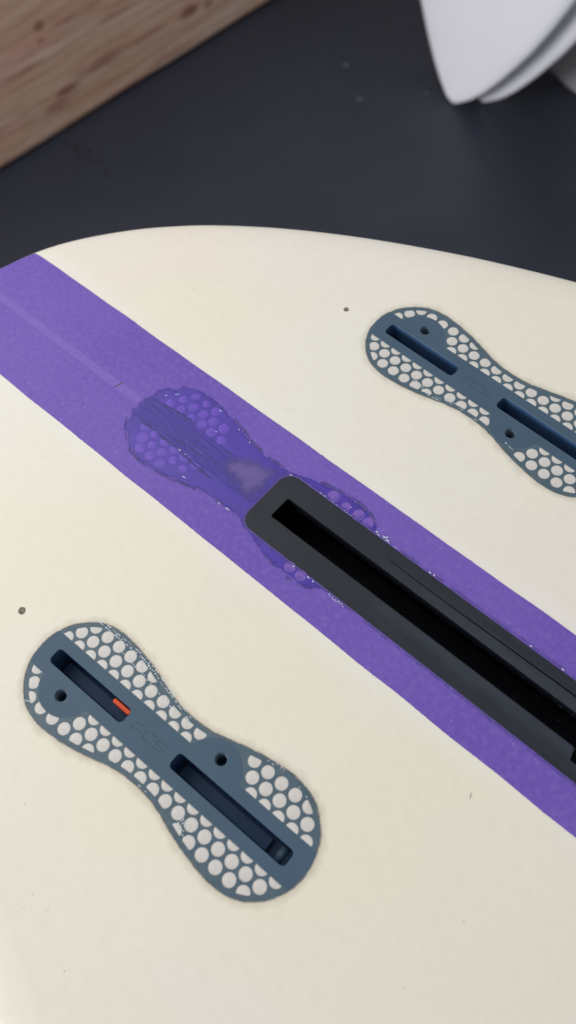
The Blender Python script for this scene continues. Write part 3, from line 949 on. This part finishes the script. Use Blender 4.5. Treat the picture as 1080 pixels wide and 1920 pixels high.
ridge([(-60.2, 2.2), (-54, 3.9), (-48.8, 5.0), (-43, 5.6), (-37.8, 5.9)], .55)
ridge([(-55.5, -5.0), (-46, -5.3), (-34.7, -5.6), (-26, -6.3), (-18, -6.6)], .45)
ridge([(-48, -3.2), (-40, -2.9), (-32, -2.5), (-24, -2.3)], .40)
ridge([(-58.5, .6), (-55, 1.4), (-52, 1.6)], .35)
ridge([(-44, 1.0), (-38, 1.5), (-30, 1.6)], .25); ridge([(-36, -.8), (-30, -.5), (-20, -.9)], .25); ridge([(-30, 4.2), (-24, 4.6), (-19, 4.4)], .25)
edge = [p for p in [(bur_c[0] + x, bur_c[1] + y) for x, y in offset(dense(DOG, 1.0), .3)]]


def edge_strip(sel, wd):
    pts = [p for p in edge if sel(p)]
    pts.sort()
    ridge(pts, wd, .12, .10, 'plug_edge', M_EDGE)


edge_strip(lambda p: p[1] < -1 and -50 < p[0] < -1.5, .38)
edge_strip(lambda p: p[1] > 1 and -30 < p[0] < -1.5, .42)
edge_strip(lambda p: p[1] > 14.4 and 10 < p[0] < 38, .5)
edge_strip(lambda p: p[1] < -14.4 and 12 < p[0] < 36, .45)
ridge([(-59.3, -7.0), (-57.3, -10.2), (-54.3, -12.8), (-51.2, -14.6)], .4, .12, .1, 'plug_edge', M_EDGE)
# sanded grey patch next to the box
pl = [(-21.5, 0.0), (-19, 7.5), (-11, 11), (-5, 12.0), (-1.0, 10.8), (-1.0, -5), (-6, -7), (-13, -4.6)]
pl = [(x, y) for x, y in dense(pl, 1.0)]
if area2(pl) < 0: pl = pl[::-1]
grid = [[(gx * 1.1 - 20, gy * 1.1 - 5), (gx * 1.1 - 19.9, gy * 1.1 - 5)] for gx in range(20) for gy in range(17)]
vv, ff = cdt(pl, [], [g for g in grid if inside(g[0], pl) and inside(g[1], pl)])
link('sanded_patch', mesh('sanded_patch', [(x, y, .15) for x, y in vv], ff, fade=[min(1, nearest_on(pl, p)[0] / 6.5) for p in vv]), M_PATCH, bur)
# resin glints painted as white flecks
v = []; f = []
for x, y, l, a in ((-54.7, 8.0, .5, .3), (-52.1, 10.6, .6, .5), (-51.4, 11.2, .35, -.6), (-35.0, 15.5, .85, 0), (-24.6, 13.9, .45, -.2), (-18.2, 12.3, .5, -.2), (-30.1, 8.2, .45, .2),
                   (-34.7, -5.3, .8, 0), (-26.0, -12.0, .9, .1), (-9.9, -11.7, .7, -.3), (-6.5, -11.5, 1.2, 0), (-32, -5.2, .4, 0), (24.5, 14.9, .3, 0)):
    glint_fleck(x, y, l, .13, a, .26)
link('resin_glint', mesh('resin_glint', v, f), M_GLINT, bur)['kind'] = 'stuff'

# --- small pencil-grey marks drilled at the tail side of each plug
for x, y, r, lab in ((-31.3, -79.2, 1.25, 'round grey mark near the lower plug'), (-30.3, 78.8, 1.05, 'round grey mark near the upper plug')):
    lp = blob(0, 0, r, r, 0, 16, .1); m = len(lp)
    vv = [(0, 0, -.0)] + [(p[0] * .35, p[1] * .35, .02) for p in lp] + [(p[0] * .75, p[1] * .75, .09) for p in lp] + [(p[0], p[1], .015) for p in lp]
    f = [(0, 1 + i, 1 + (i + 1) % m) for i in range(m)]
    for b in (1, 1 + m): f += [(b + i, b + m + i, b + m + (i + 1) % m, b + (i + 1) % m) for i in range(m)]
    o = link('pilot_mark', mesh('pilot_mark', vv, f, True), M_MARK, board, (x * MM, y * MM, 0)); o['label'] = lab

# --- stray dust hairs and specks lying on the bottom
rs = random.Random(21)
v = []; f = []
def speck(x, y, l, wd, a):
    b_ = len(v); ca, sa_ = math.cos(a), math.sin(a)
    for dx, dy, dz in ((-l, -wd, .02), (0, -wd, .05), (l, -wd * .4, .02), (l, wd * .4, .02), (0, wd, .05), (-l, wd, .02)):
        v.append((x + ca * dx - sa_ * dy, y + sa_ * dx + ca * dy, dz))
    f.append((b_, b_ + 1, b_ + 4, b_ + 5)); f.append((b_ + 1, b_ + 2, b_ + 3, b_ + 4))
cnt = 0
while cnt < 8:
    x = rs.uniform(-130, 160); y = rs.uniform(-150, 140)
    if abs(y) < 27 or not inside((x, y), offset(OUT, 18)) or abs(abs(y) - 80) < 20 and -20 < x < 88: continue
    speck(x, y, rs.uniform(.08, .22), rs.uniform(.05, .09), rs.uniform(0, 3)); cnt += 1
speck(106.5, -33.5, .9, .1, 1.9)
link('dust_speck', mesh('dust_speck', v, f), M_MARK, board)['kind'] = 'stuff'

# --- knots and resin streaks of the timber
for u, h, ru, rh in ((132.8, 161.1, 11, 9), (128.5, 142.9, 8, 4), (384, 66, 26, 11), (424, 60, 16, 7), (146, 60, 30, 8)):
    knot(u, h, ru, rh)
for u, h, ru, rh in ((104, 180, 46, 5), (214, 72, 60, 10), (124, 44, 30, 9), (300, 66, 40, 6), (70, 118, 60, 4), (262, 122, 70, 4), (190, 150, 60, 3.5), (330, 20, 60, 5), (30, 60, 50, 5)):
    knot(u, h, ru, rh, M_STREAK)
